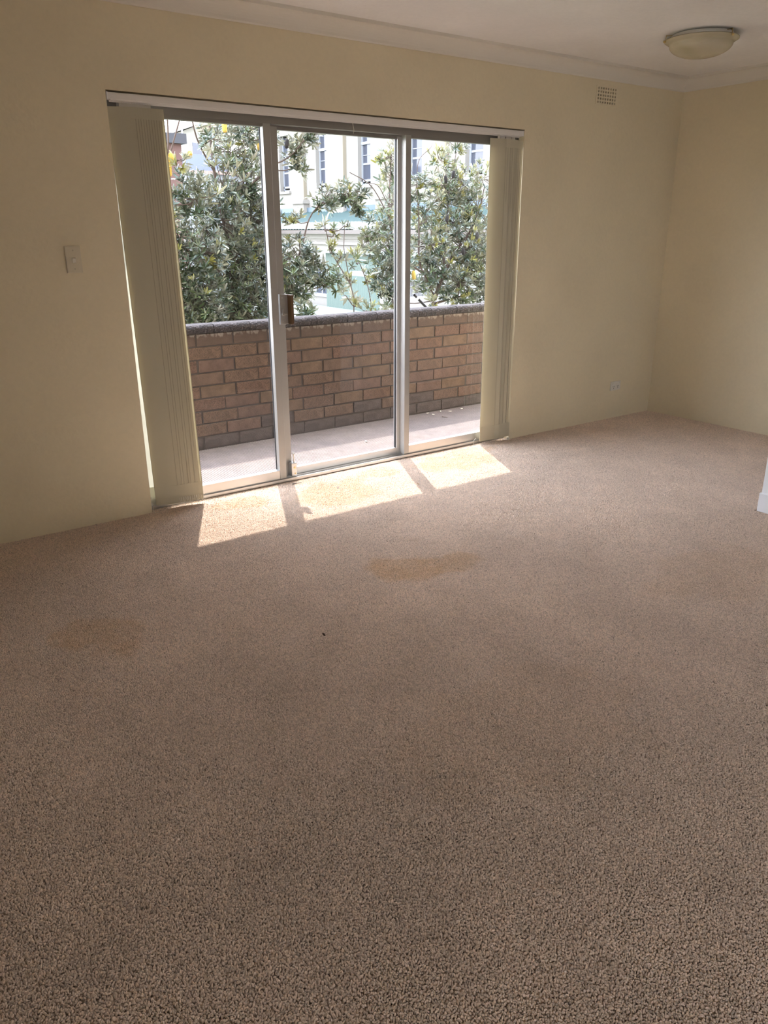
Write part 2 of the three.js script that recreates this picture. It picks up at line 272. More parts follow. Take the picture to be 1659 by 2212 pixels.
// ---------------------------------------------------------------- vertical blind drawn to both sides
{
  const t = thing('vertical_blind', 'cream fabric vertical blind, its slats drawn to both sides of the glass sliding door', 'blind', [0, 0, 0]);
  mesh('head_rail', [rb(DX0 + 0.005, DX1 - 0.005, 2.047, 2.077, -0.046, -0.004, 0.003), bx(DX0 + 0.03, DX1 - 0.03, 2.046, 2.0495, -0.040, -0.036), bx(DX0 + 0.02, DX1 - 0.02, 2.066, 2.0685, -0.0045, -0.0025), bx(DX0 + 0.02, DX1 - 0.02, 2.043, 2.0495, -0.012, -0.006), bx(DX0 + 0.02, DX1 - 0.02, 2.038, 2.0455, -0.030, -0.025)], M.rail, t);
  mesh('end_cap', rb(DX0 + 0.003, DX0 + 0.010, 2.045, 2.079, -0.048, -0.002, 0.002), M.white, t); mesh('end_cap', rb(DX1 - 0.010, DX1 - 0.003, 2.045, 2.079, -0.048, -0.002, 0.002), M.white, t);
  const W = 0.127, Y0 = 0.034, Y1 = 2.022;
  const slatGeo = (bend) => {                                // fabric strip with a hem pocket top and bottom
    const nx = 6, ny = 14, g = new THREE.BoxGeometry(W, Y1 - Y0, 0.0009, nx, ny, 1), p = g.attributes.position;
    for (let i = 0; i < p.count; i++) { const u = p.getX(i) / (W / 2), y = p.getY(i) + (Y0 + Y1) / 2, tw = bend * (1 - y / 2); p.setXYZ(i, p.getX(i), y, p.getZ(i) + 0.0025 * (1 - u * u) + u * tw * 0.01); }
    g.computeVertexNormals();
    return mergeGeometries([g, bx(-W / 2, W / 2, Y0, Y0 + 0.10, -0.0016, 0.0016).translate(0, 0, 0.0015), bx(-W / 2, W / 2, Y1 - 0.05, Y1, -0.0016, 0.0016).translate(0, 0, 0.0015)]);
  };
  const variants = [slatGeo(0), slatGeo(0.35), slatGeo(-0.3)];
  const weight = rb(-W / 2 + 0.004, W / 2 - 0.004, Y0 - 0.006, Y0 + 0.03, -0.0022, 0.0022, 0.001);
  const hook = bx(-0.006, 0.006, Y1 - 0.004, 2.043, -0.001, 0.001);
  const edge = [bx(W / 2 - 0.0022, W / 2 + 0.0004, Y0, Y1, -0.0012, 0.0012), bx(-W / 2 - 0.0004, -W / 2 + 0.0018, Y0, Y1, -0.0012, 0.0012)];  // thin dark strips that paint the shadow lines between overlapping slats
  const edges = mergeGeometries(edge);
  const place = (x, z, turn, k, swing = 0, skew = 0, m = M.slat) => {      // swing: how far the foot hangs into the room, skew: sideways
    const g = mesh('slat', variants[k % 3], m, t); g.position.set(x + skew, 0, z + swing); g.rotation.order = 'ZXY'; g.rotation.set(-swing / 2.04, turn, skew / 2.04);
    mesh('weight', weight, m, g); mesh('edge_shade_line', edges, M.slatGapShade, g); mesh('hanger', hook, M.plasticWhite, g);
  };
  place(DX0 + 0.003 + W / 2, -0.0495, 0, 0, 0, 0, M.slatSunlit);       // outermost slat, made paler and more translucent so its strip looks sunlit
  for (let k = 0; k < 12; k++) place(DX0 + 0.008 + W / 2 + k * 0.0128, -0.027 + rr(-0.0006, 0.0006), -0.25 + rr(-0.012, 0.012), k, 0.012 + 0.0009 * k, 0.028);
  let x = -1.935 + W / 2; const steps = [0.026, 0.017, 0.010, 0.013, 0.021, 0.012, 0.010, 0.014, 0.018, 0.015];
  place(x, -0.014, -0.13, 0, 0.012); steps.forEach((sx, k) => { x += sx; place(x, -0.029 + rr(-0.001, 0.001), -0.35 + rr(-0.05, 0.05), k + 1, 0.012 + rr(-0.004, 0.006)); });
  // ball chain linking the slat feet, in drooping loops, and knotted ends
  const loop = (xa, xb, y, z, sag) => tube([[xa, y, z], [(xa * 2 + xb) / 3, y - sag, z + 0.006], [(xa + xb * 2) / 3, y - sag, z + 0.006], [xb, y, z]], 0.0011, 0.0011, 5, 8);
  const chain = []; for (let k = 0; k < 12; k++) chain.push(loop(-4.215 + k * 0.0126, -4.204 + k * 0.0126, 0.062, 0.006 + 0.0009 * k, 0.022 + 0.012 * (k % 3)));
  chain.forEach((g) => mesh('chain', g, M.plasticWhite, t));
  const ch2 = []; for (let k = 0; k < 7; k++) ch2.push(loop(-1.82 + k * 0.022, -1.80 + k * 0.022, 0.055, -0.008, 0.02 + 0.01 * (k % 2)));
  ch2.push(tube([[-1.955, 0.05, -0.03], [-1.975, 0.03, -0.028], [-1.98, 0.008, -0.02], [-1.96, 0.004, -0.006], [-1.945, 0.006, 0.01]], 0.0016, 0.0016, 5));
  ch2.forEach((g) => mesh('chain', g, M.plasticWhite, t));
  for (const g of [tube([[-4.366, 0.09, -0.012], [-4.372, 0.06, -0.004], [-4.362, 0.05, 0.0], [-4.368, 0.02, 0.002], [-4.36, 0.004, 0.006], [-4.34, 0.003, 0.012]], 0.0016, 0.0016, 5), tube([[-4.15, 0.04, -0.008], [-4.14, 0.006, 0.004], [-4.12, 0.003, 0.016], [-4.105, 0.02, 0.004]], 0.0011, 0.0011, 5)]) mesh('chain', g, M.plasticWhite, t);
  mesh('cord', tube([[-2.986, 2.045, -0.028], [-2.982, 2.02, -0.027], [-2.978, 2.0, -0.027], [-2.983, 1.985, -0.027]], 0.0016, 0.0016, 6), M.plasticWhite, t);
}
{ // small things on the carpet
  tag(mesh('plastic_clip', [rb(-0.012, 0.012, 0, 0.006, -0.008, 0.008, 0.002), rb(-0.01, 0.002, 0.004, 0.02, -0.004, 0.004, 0.002).rotateZ(0.4), rb(0.002, 0.012, 0.003, 0.016, -0.006, 0.001, 0.002)], M.plasticWhite), 'white plastic clip lying on the carpet against the wall at the right blind stack', 'clip').position.set(-1.668, 0.005, 0.012);
  const flake = (name, x, z, s, c, label, cat) => {
    const g = new THREE.SphereGeometry(1, 8, 5).scale(s, s * 0.28, s * 0.5), p = g.attributes.position;
    for (let i = 0; i < p.count; i++) p.setY(i, p.getY(i) + 0.35 * s * Math.sin(p.getX(i) / s * 2 + p.getZ(i) / s));
    g.computeVertexNormals(); const o = tag(mesh(name, g, std(c, 0.8)), label, cat); o.position.set(x, 0.005 + s * 0.2, z); o.rotation.y = 0.6 * x * 9; return o;
  };
  flake('leaf_crumb', -4.33, 1.739, 0.009, lin(0.07, 0.035, 0.015), 'dark brown leaf crumb alone in the middle of the carpet', 'leaf');
  flake('leaf_crumb', -2.872, 0.47, 0.010, lin(0.42, 0.26, 0.08), 'tan leaf crumb in the sunny patch beside the narrow mullion shadow', 'leaf');
  flake('leaf_crumb', -3.31, 0.24, 0.009, lin(0.22, 0.18, 0.17), 'grey crumb in the sunny patch right of the wide mullion shadow', 'crumb');
  tag(mesh('dry_stalk', tube([[-3.50, 0.009, 0.02], [-3.47, 0.011, 0.028], [-3.44, 0.009, 0.026]], 0.003, 0.0015, 6), std(lin(0.10, 0.08, 0.06))), 'thin dry stalk on the carpet at the foot of the sliding door', 'stalk');
}

// ---------------------------------------------------------------- balcony
const BY = -0.046;
{
  // ribbed tiles: a row of rounded ridges running out from the door
  const prof = [[-6.2, BY - 0.02]]; for (let x = -6.2; x < 1.2; x += 0.0175) prof.push([x, BY - 0.0035], [x + 0.0035, BY - 0.0035], [x + 0.0055, BY], [x + 0.0145, BY], [x + 0.0165, BY - 0.0035]); prof.push([1.2, BY - 0.02]);
  const tile = tex(512, (u, v) => { const t = 0.90 + 0.16 * fbm(u * 14, v * 14, 14, 4, 81) - 0.08 * Math.pow(fbm(u * 40, v * 40, 40, 2, 85), 3); return [0.49 * t, 0.437 * t, 0.408 * t]; }, true, 1.2);
  const g = extrude(prof, 1.07).translate(0, 0, -1.235);
  const b = struct(mesh('balcony_floor', planarUV(g, 0, 2), std(0xffffff, 0.75, { map: tile })));
  mesh('slab', bx(-6.2, 1.2, -0.25, BY - 0.0205, -1.45, -0.25), std(lin(0.4, 0.38, 0.36)), b);
  struct(mesh('balcony_soffit', bx(-8, 3, 2.56, 2.70, -0.715, -0.25), std(lin(0.7, 0.68, 0.64))));
  // outer face of the house
  struct(mesh('wall_outer', [bx(-9, -7.0, -3, 7, -0.4, -0.2), bx(0.12, 3, -3, 7, -0.4, -0.2), bx(-7, 0.12, 2.7, 7, -0.4, -0.2), bx(-7.0, 0.12, -3, -0.25, -0.4, -0.2)], std(lin(0.36, 0.25, 0.20))));
}
{ // brick parapet, each brick its own piece in recessed mortar, bull-nosed coping bricks on top
  const t = thing('balcony_parapet', 'low brown brick balcony wall with weathered rounded coping outside the glass door', 'wall', [0, 0, 0]);
  const P = 0.2822, H = 0.0928, top = 0.789, zi = -1.25;
  mesh('mortar', bx(-5.4, 0.72, BY - 0.02, top + 0.02, zi - 0.10, zi - 0.007), std(lin(0.075, 0.06, 0.052), 0.95, { bumpMap: plasterBump, bumpScale: 0.003 }), t);
  const brickBump = plasterBump.clone(); brickBump.repeat.set(1.0, 0.34);
  const face = (k) => tex(256, (u, v) => {
    const blot = fbm(u * 9 + k, v * 3, 9, 4, 90 + k), grit = fbm(u * 128, v * 43, 128, 2, 95 + k), pit = Math.pow(fbm(u * 60, v * 20, 60, 3, 99 + k), 4);
    const t = 0.80 + 0.30 * blot + 0.16 * (grit - 0.5) - 0.9 * pit * (k % 2); return [0.42 * t, (0.328 + 0.008 * Math.sin(k)) * t, 0.278 * t];
  }, true, 1);
  const mats = []; for (let k = 0; k < 8; k++) { const m = std([lin(0.95, 0.94, 0.93), lin(1.06, 1.04, 1.0), lin(0.90, 0.90, 0.90), lin(1.02, 0.97, 0.94), lin(0.86, 0.87, 0.88), lin(1.08, 1.0, 0.96), lin(0.97, 0.98, 0.92), lin(1.0, 1.02, 0.99)][k], 0.9, { map: face(k % 4), bumpMap: brickBump, bumpScale: 0.004 }); mats.push(m); }
  // whitish salt runs down from the coping on the top course, damp dark grime on the lowest one
  const salt = tex(512, (u, v) => { const edge = Math.pow(Math.max(0, v), 1.6) * fbm(u * 22, v * 3, 22, 4, 110) * 1.75, w = edge > 0.55 ? Math.min(1, (edge - 0.55) * 4) * 0.7 : 0, t = 0.85 + 0.22 * fbm(u * 5, v * 5, 5, 4, 112); return [(0.36 + 0.24 * w) * t, (0.292 + 0.27 * w) * t, (0.25 + 0.27 * w) * t]; }, true, 1);
  const saltM = std(0xffffff, 0.92, { map: salt, bumpMap: brickBump, bumpScale: 0.004 });
  const grime = tex(256, (u, v) => { const t = 0.72 + 0.32 * fbm(u * 7, v * 5, 7, 4, 121), g = fbm(u * 30, v * 30, 30, 2, 127); return [0.335 * t + 0.03 * g, 0.288 * t + 0.03 * g, 0.268 * t + 0.03 * g]; }, true, 1);
  const grimeM = std(0xffffff, 0.95, { map: grime, bumpMap: brickBump, bumpScale: 0.004 });
  const geos = []; for (let k = 0; k < 4; k++) {
    const g = new RoundedBoxGeometry(P - 0.011 - 0.002 * (k % 2), H - 0.010 - 0.0015 * (k > 1), 0.10, 1, 0.004), p = g.attributes.position;
    for (let i = 0; i < p.count; i++) { const n = fbm(p.getX(i) * 40 + k * 9 + 50, p.getY(i) * 40 + 50, 999, 2, 131 + k) - 0.5; p.setXYZ(i, p.getX(i) + n * 0.004, p.getY(i) + n * 0.003, p.getZ(i)); }
    const uv = g.attributes.uv; for (let i = 0; i < p.count; i++) uv.setXY(i, p.getX(i) / P + 0.5, p.getY(i) / H + 0.5); geos.push(g);
  }
  for (let r = 0; r < 9; r++) for (let c = 0; c < 21; c++) {
    const y = top - (r + 0.5) * H, x = -3.522 + (r % 2 ? 0.190 : 0) + (c - 6.5) * P + rr(-0.004, 0.004);
    const b = mesh('brick', geos[Math.floor(rnd() * 4)], r === 0 ? saltM : r === 8 ? grimeM : mats[Math.floor(rnd() * 8)], t);
    b.position.set(x, y + rr(-0.001, 0.001), zi - 0.05 + rr(-0.002, 0.003)); b.rotation.set(0, rr(-0.006, 0.006), rr(-0.006, 0.006));
    if (r === 7 && rnd() < 0.2) b.material = grimeM;
  }
  const cop = []; { const pr = [[-0.075, 0], [0.045, 0]]; for (let i = 0; i <= 8; i++) { const a = -0.35 + (i / 8) * (Math.PI / 2 + 0.35); pr.push([0.022 + 0.032 * Math.cos(a), 0.027 + 0.032 * Math.sin(a)]); } pr.push([-0.05, 0.06], [-0.075, 0.05]);
    for (let k = 0; k < 2; k++) { const g = extrude(pr, P - 0.006).rotateY(-Math.PI / 2).translate((P - 0.006) / 2, 0, 0); cop.push(toCreasedNormals(g, 0.6)); } }
  const moss = tex(512, (u, v) => { const a = fbm(u * 64, v * 64, 64, 3, 141), b = fbm(u * 12, v * 12, 12, 4, 145); let t = 0.13 + 0.14 * b + 0.14 * (fbm(u * 90, v * 90, 90, 2, 148) - 0.5); const l = a > 0.6 ? Math.min(1, (a - 0.6) * 7) : 0; return [t + l * 0.2, t * 0.9 + l * 0.185, t * 0.89 + l * 0.185]; }, true, 3.2);
  const mossM = std(0xffffff, 1, { map: moss, bumpMap: plasterBump, bumpScale: 0.012 });
  for (const g of cop) { planarUV(g, 0, 2); const p = g.attributes.position; for (let i = 0; i < p.count; i++) g.attributes.uv.setY(i, p.getZ(i) - p.getY(i)); }
  for (let c = 0; c < 21; c++) { const b = mesh('coping_brick', cop[c % 2], mossM, t); b.position.set(-5.37 + (c + 0.5) * P, top + 0.004 + rr(-0.002, 0.002), zi - 0.02); b.rotation.z = rr(-0.005, 0.005); if (c % 2) { b.rotation.x = 0.01; } }
}
{ // leaf litter on the balcony
  const pale = std(lin(0.75, 0.68, 0.55), 0.8), spots = [[-1.47, -1.19], [-1.46, -1.12], [-1.33, -1.18], [-1.26, -1.13], [-2.45, -0.71], [-1.11, -1.15]];
  const where = ['first from the mullion behind the right pane', 'second from the mullion behind the right pane', 'at the wall foot just left of the dark twig', 'at the wall foot just right of the dark twig', 'alone behind the middle pane', 'furthest right by the blind'];
  spots.forEach(([x, z], k) => { const g = new THREE.SphereGeometry(0.016, 8, 4).scale(1, 0.22, 0.5), p = g.attributes.position; for (let i = 0; i < p.count; i++) p.setY(i, p.getY(i) + 8 * p.getX(i) ** 2); const o = tag(mesh('fallen_leaf', g, pale), 'pale fallen leaf on the balcony ' + where[k], 'leaf'); o.position.set(x, BY + 0.006, z); o.rotation.y = k * 1.9; });
  tag(mesh('twig', tube([[-1.453, -0.04, -1.009], [-1.445, -0.04, -0.982], [-1.437, -0.04, -0.954]], 0.004, 0.002), std(lin(0.10, 0.06, 0.04))), 'short dark twig lying on the shaded balcony floor', 'twig');
}

// ---------------------------------------------------------------- banksia trees beyond the parapet
const bark = tex(256, (u, v) => { const t = 0.7 + 0.5 * fbm(u * 10, v * 24, 24, 4, 151); return [0.36 * t, 0.31 * t, 0.28 * t]; }, true, 1, 3);
M.bark = std(0xffffff, 0.9, { map: bark });
M.leaf = phys(0xffffff, 0.28, { vertexColors: true, transmission: 0.25, thickness: 0, side: THREE.DoubleSide });
M.cone = std(lin(0.022, 0.019, 0.017), 0.9, { bumpMap: plasterBump, bumpScale: 0.01 });
M.spike = std(lin(0.72, 0.50, 0.10), 0.8, { bumpMap: plasterBump, bumpScale: 0.01 });
function leafGeo(L, Wd, bow, top, under) {                   // long narrow leaf: glossy upper skin and pale lower skin, folded at the midrib
  const n = 5, pos = [], col = [], idx = [];
  for (const side of [0, 1]) {
    const b = pos.length / 3;
    for (let i = 0; i <= n; i++) {
      const s = i / n, w = Wd * Math.pow(Math.sin(Math.PI * (0.05 + 0.85 * Math.pow(s, 0.85))), 0.6) * (i === 0 ? 0.3 : i === n ? 0.8 : 1), y = bow * L * s * s - side * 0.0007;
      pos.push(-w / 2, y + 0.14 * w, s * L, 0, y, s * L, w / 2, y + 0.14 * w, s * L);
      for (let q = 0; q < 3; q++) col.push(...(side ? under : q === 1 ? top.map((c) => c * 1.35) : top));
    }
    for (let i = 0; i < n; i++) for (let q = 0; q < 2; q++) { const a = b + i * 3 + q, c = a + 3; side ? idx.push(a, a + 1, c, a + 1, c + 1, c) : idx.push(a, c, a + 1, a + 1, c, c + 1); }
  }
  const g = new THREE.BufferGeometry(); g.setAttribute('position', new THREE.Float32BufferAttribute(pos, 3)); g.setAttribute('color', new THREE.Float32BufferAttribute(col, 3)); g.setIndex(idx); g.computeVertexNormals();
  g.setAttribute('uv', new THREE.Float32BufferAttribute(new Float32Array(pos.length / 3 * 2), 2)); return g;
}
const UNDER = [0.50, 0.51, 0.42];
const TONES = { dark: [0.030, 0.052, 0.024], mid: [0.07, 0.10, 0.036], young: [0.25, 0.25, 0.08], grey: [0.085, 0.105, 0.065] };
function whorlLeaves(scale, young) {                         // [matrix, which leaf geometry] of the leaves of one shoot whose axis is +y
  const out = [], n = 9;
  for (let i = 0; i < n; i++) {
    const a = i * 2.399 + rr(-0.3, 0.3), lift = young ? rr(0.75, 1.25) : rr(0.2, 1.1), s = scale * rr(0.75, 1.15), m = new THREE.Matrix4().makeRotationY(a);
    m.multiply(new THREE.Matrix4().makeTranslation(0, -0.035 * (1 - i / n) * scale / 1, 0)); m.multiply(new THREE.Matrix4().makeRotationX(-lift)); m.multiply(new THREE.Matrix4().makeRotationZ(rr(-0.5, 0.5))); m.multiply(new THREE.Matrix4().makeScale(s, s, s));
    out.push([m, i % 3]);
  }
  return out;
}
const leafSet = (tone, L = 0.092, Wd = 0.023) => [leafGeo(L, Wd, -0.10, tone, UNDER), leafGeo(L * 1.12, Wd * 0.95, 0.12, tone.map((c) => c * 1.2), UNDER), leafGeo(L * 0.9, Wd * 1.1, -0.25, tone.map((c) => c * 0.85), UNDER)];
const leaves = { dark: leafSet(TONES.dark), mid: leafSet(TONES.mid), young: leafSet(TONES.young), grey: leafSet(TONES.grey) };
const whorls = {}; for (const k of Object.keys(leaves)) { whorls[k] = []; for (let q = 0; q < 3; q++) { const w = whorlLeaves(1, k === 'young'); whorls[k].push({ w, g: mergeGeometries(w.map(([m, i]) => leaves[k][i].clone().applyMatrix4(m))) }); } }

function banksia(name, label, skeleton, blobs, spikes, mixOf, density, near, cones = []) {
  const t = thing(name, label, 'tree', [0, 0, 0]);
  const nodes = [];
  skeleton.forEach(([pts, r0, r1, part]) => { mesh(part ?? 'branch', tube(pts, r0, r1, 7), M.bark, t); const c = new THREE.CatmullRomCurve3(pts.map(V), false, 'centripetal'); for (let i = 0; i <= 12; i++) nodes.push(c.getPointAt(i / 12)); });
  const spots = { dark: [[], [], []], mid: [[], [], []], young: [[], [], []], grey: [[], [], []] }, all = [];
  for (const [cx, cy, cz, r, dens = 1, bias = null] of blobs) {
    const c = V([cx, cy, cz]), from = nodes.reduce((b, n) => { const d = n.distanceTo(c) + (n.y > c.y ? 0.25 : 0); return d < b[0] ? [d, n] : b; }, [99, null])[1];
    const midp = from.clone().lerp(c, 0.55).add(V([rr(-0.04, 0.04), -0.03, rr(-0.04, 0.04)])), twigs = [tube([from, midp, c], 0.007, 0.004, 5, 6)];
    const count = Math.max(3, Math.round(density * dens * (r / 0.055) ** 2));
    for (let k = 0; k < count; k++) {
      const dir = V([rr(-1, 1), rr(-0.9, 1.1), rr(-1, 1)]); if (dir.length() > 1.15) { k--; continue; }
      const p = c.clone().addScaledVector(dir, r * 1.02), axis = dir.clone().normalize().multiplyScalar(0.7).add(V([rr(-0.4, 0.4), 0.62, rr(-0.4, 0.4)])).normalize();
      const root = c.clone().lerp(p, rr(0.0, 0.35)); if (k % 2 === 0) twigs.push(tube([root, root.clone().lerp(p, 0.6).add(V([0, -0.015, 0])), p], 0.0034, 0.0022, 4, 3));
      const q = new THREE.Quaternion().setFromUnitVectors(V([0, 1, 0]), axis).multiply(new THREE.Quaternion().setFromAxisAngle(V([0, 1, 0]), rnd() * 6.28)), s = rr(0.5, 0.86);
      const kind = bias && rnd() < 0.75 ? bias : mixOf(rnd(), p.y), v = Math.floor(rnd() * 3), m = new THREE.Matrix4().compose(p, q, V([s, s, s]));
      spots[kind][v].push(m); all.push([p, kind, v, spots[kind][v].length - 1, m]);
    }
    mesh('branch', mergeGeometries(twigs), M.bark, t);
  }
  // the shoots that show largest are built leaf by leaf
  const cam = camera.position; all.sort((a, b) => a[0].distanceTo(cam) - b[0].distanceTo(cam));
  const solo = new Set(); let count = 0;
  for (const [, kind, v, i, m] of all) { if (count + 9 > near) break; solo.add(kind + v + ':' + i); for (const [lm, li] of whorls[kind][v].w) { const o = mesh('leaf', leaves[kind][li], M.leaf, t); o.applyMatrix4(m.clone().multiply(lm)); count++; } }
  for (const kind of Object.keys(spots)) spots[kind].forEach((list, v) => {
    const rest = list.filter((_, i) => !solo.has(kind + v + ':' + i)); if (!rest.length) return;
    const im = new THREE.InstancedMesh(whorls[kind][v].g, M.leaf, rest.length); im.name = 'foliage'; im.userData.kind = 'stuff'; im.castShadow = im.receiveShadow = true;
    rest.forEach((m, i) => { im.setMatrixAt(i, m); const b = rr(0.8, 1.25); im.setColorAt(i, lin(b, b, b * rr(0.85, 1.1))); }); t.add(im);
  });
  for (const [x, y, z, h, tilt] of spikes) { const pr = [[0, 0], [0.014, 0.002], [0.020, 0.015], [0.022, h * 0.5], [0.019, h * 0.85], [0.009, h], [0, h + 0.004]].map((p) => new THREE.Vector2(...p)); const o = mesh('flower_spike', new THREE.LatheGeometry(pr, 12), M.spike, t); o.position.set(x, y, z); o.rotation.z = tilt; o.userData.label = 'yellow bottlebrush flower spike'; }
  for (const [x, y, z] of cones) { const h = 0.085, pr = [[0, 0], [0.012, 0.004], [0.019, 0.02], [0.020, h * 0.6], [0.014, h * 0.9], [0, h]].map((p) => new THREE.Vector2(...p)); const o = mesh('seed_cone', new THREE.LatheGeometry(pr, 10), M.cone, t); o.position.set(x, y - h / 2, z); o.rotation.z = rr(-0.3, 0.3); o.userData.label = 'dark old seed cone'; }
  return t;
}
banksia('banksia_tree', 'large dense banksia tree with grey-green leaves and yellow spikes filling the left pane', [
  [[[-2.45, -3, -2.9], [-2.5, -1, -2.85], [-2.5, 0.65, -2.8], [-2.5, 1.06, -2.8], [-2.51, 1.46, -2.8], [-2.58, 1.73, -2.8], [-2.59, 1.95, -2.8], [-2.56, 2.15, -2.9], [-2.55, 2.6, -2.9]], 0.06, 0.007, 'trunk'],
  [[[-2.5, 1.0, -2.8], [-2.8, 1.2, -2.5], [-3.12, 1.33, -2.3], [-3.3, 1.6, -2.3]], 0.020, 0.008], [[[-2.5, 0.5, -2.8], [-2.1, 0.62, -2.75], [-1.92, 1.09, -2.7], [-1.75, 1.31, -2.8], [-1.57, 1.61, -2.9], [-1.42, 1.73, -2.9], [-1.15, 1.81, -2.9], [-0.95, 1.84, -2.9]], 0.015, 0.004],
  [[[-2.55, 1.6, -2.8], [-2.04, 2.01, -2.8], [-1.9, 2.09, -2.7], [-1.78, 2.24, -2.6], [-1.64, 2.36, -2.6]], 0.013, 0.004], [[[-3.3, 1.6, -2.3], [-3.22, 1.9, -2.3], [-3.17, 2.04, -2.3], [-3.05, 2.34, -2.3], [-3.0, 2.5, -2.3]], 0.008, 0.005], [[[-3.22, 1.9, -2.3], [-3.18, 2.13, -2.3], [-3.17, 2.5, -2.3]], 0.008, 0.006],
  [[[-2.5, 1.2, -2.8], [-2.3, 1.7, -2.9], [-2.2, 2.1, -3.0], [-2.12, 2.6, -3.1]], 0.014, 0.005], [[[-2.59, 1.95, -2.8], [-2.75, 2.2, -2.75], [-2.82, 2.5, -2.7]], 0.009, 0.005],
], [[-2.96, 1.71, -2.4, 0.187, 0.8], [-2.64, 1.54, -2.7, 0.264], [-2.17, 1.58, -3.0, 0.281], [-3.0, 1.32, -2.3, 0.205, 1.1], [-2.49, 1.19, -2.8, 0.315, 1.1], [-2.05, 1.21, -3.0, 0.236, 1.1], [-3.03, 0.96, -2.3, 0.226, 1.2], [-2.51, 0.83, -2.7, 0.267, 1.3], [-2.13, 0.79, -2.9, 0.186, 1.3], [-2.75, 0.7, -2.6, 0.2, 1.2], [-2.52, 1.84, -2.8, 0.202, 0.7], [-2.2, 1.86, -2.9, 0.208, 0.8], [-2.32, 2.13, -3.0, 0.196, 0.6], [-1.96, 2.14, -3.2, 0.17, 0.6], [-2.63, 2.2, -2.7, 0.115, 0.7], [-2.17, 2.34, -3.0, 0.165, 0.7], [-3.04, 1.8, -2.4, 0.116, 0.6], [-3.15, 1.98, -2.2, 0.064, 0.8, 'young'], [-1.96, 2.32, -3.0, 0.119, 0.8], [-1.75, 2.3, -2.6, 0.111, 1.2], [-1.86, 2.15, -2.7, 0.102], [-1.75, 2.03, -2.8, 0.094], [-1.83, 1.58, -2.8, 0.075, 0.9, 'young'], [-1.82, 1.21, -2.7, 0.194, 0.9], [-1.99, 1.01, -2.6, 0.19, 1.1], [-1.64, 1.06, -2.7, 0.141], [-1.42, 1.75, -2.9, 0.126, 0.9], [-1.16, 1.79, -2.9, 0.128, 0.9], [-0.96, 1.82, -2.9, 0.07], [-1.04, 1.68, -2.9, 0.09, 0.8], [-1.5, 1.02, -2.6, 0.122, 0.8, 'mid'], [-2.01, 0.78, -2.3, 0.088], [-2.5, 0.45, -2.7, 0.3, 1], [-3.1, 0.6, -2.4, 0.25, 1], [-3.5, 1.2, -2.4, 0.3, 0.8], [-3.45, 1.7, -2.5, 0.2, 0.6], [-3.24, 1.62, -2.3, 0.10, 0.9], [-3.24, 1.4, -2.3, 0.12], [-3.22, 1.15, -2.3, 0.12], [-3.2, 0.9, -2.3, 0.12], [-3.17, 0.7, -2.3, 0.12]],
[[-2.56, 2.24, -2.6, 0.13, 0], [-3.2, 1.96, -2.2, 0.07, 0.2], [-3.235, 1.86, -2.2, 0.13, 0], [-2.09, 2.15, -2.9, 0.06, 0], [-3.25, 2.0, -2.2, 0.05, 0.3], [-2.97, 2.02, -2.4, 0.05, 0.1]],
(u) => (u < 0.55 ? 'dark' : u < 0.75 ? 'grey' : u < 0.95 ? 'mid' : 'young'), 7.5, 153, [[-1.98, 2.19, -2.6], [-2.86, 1.46, -2.4], [-2.75, 0.89, -2.5]]);
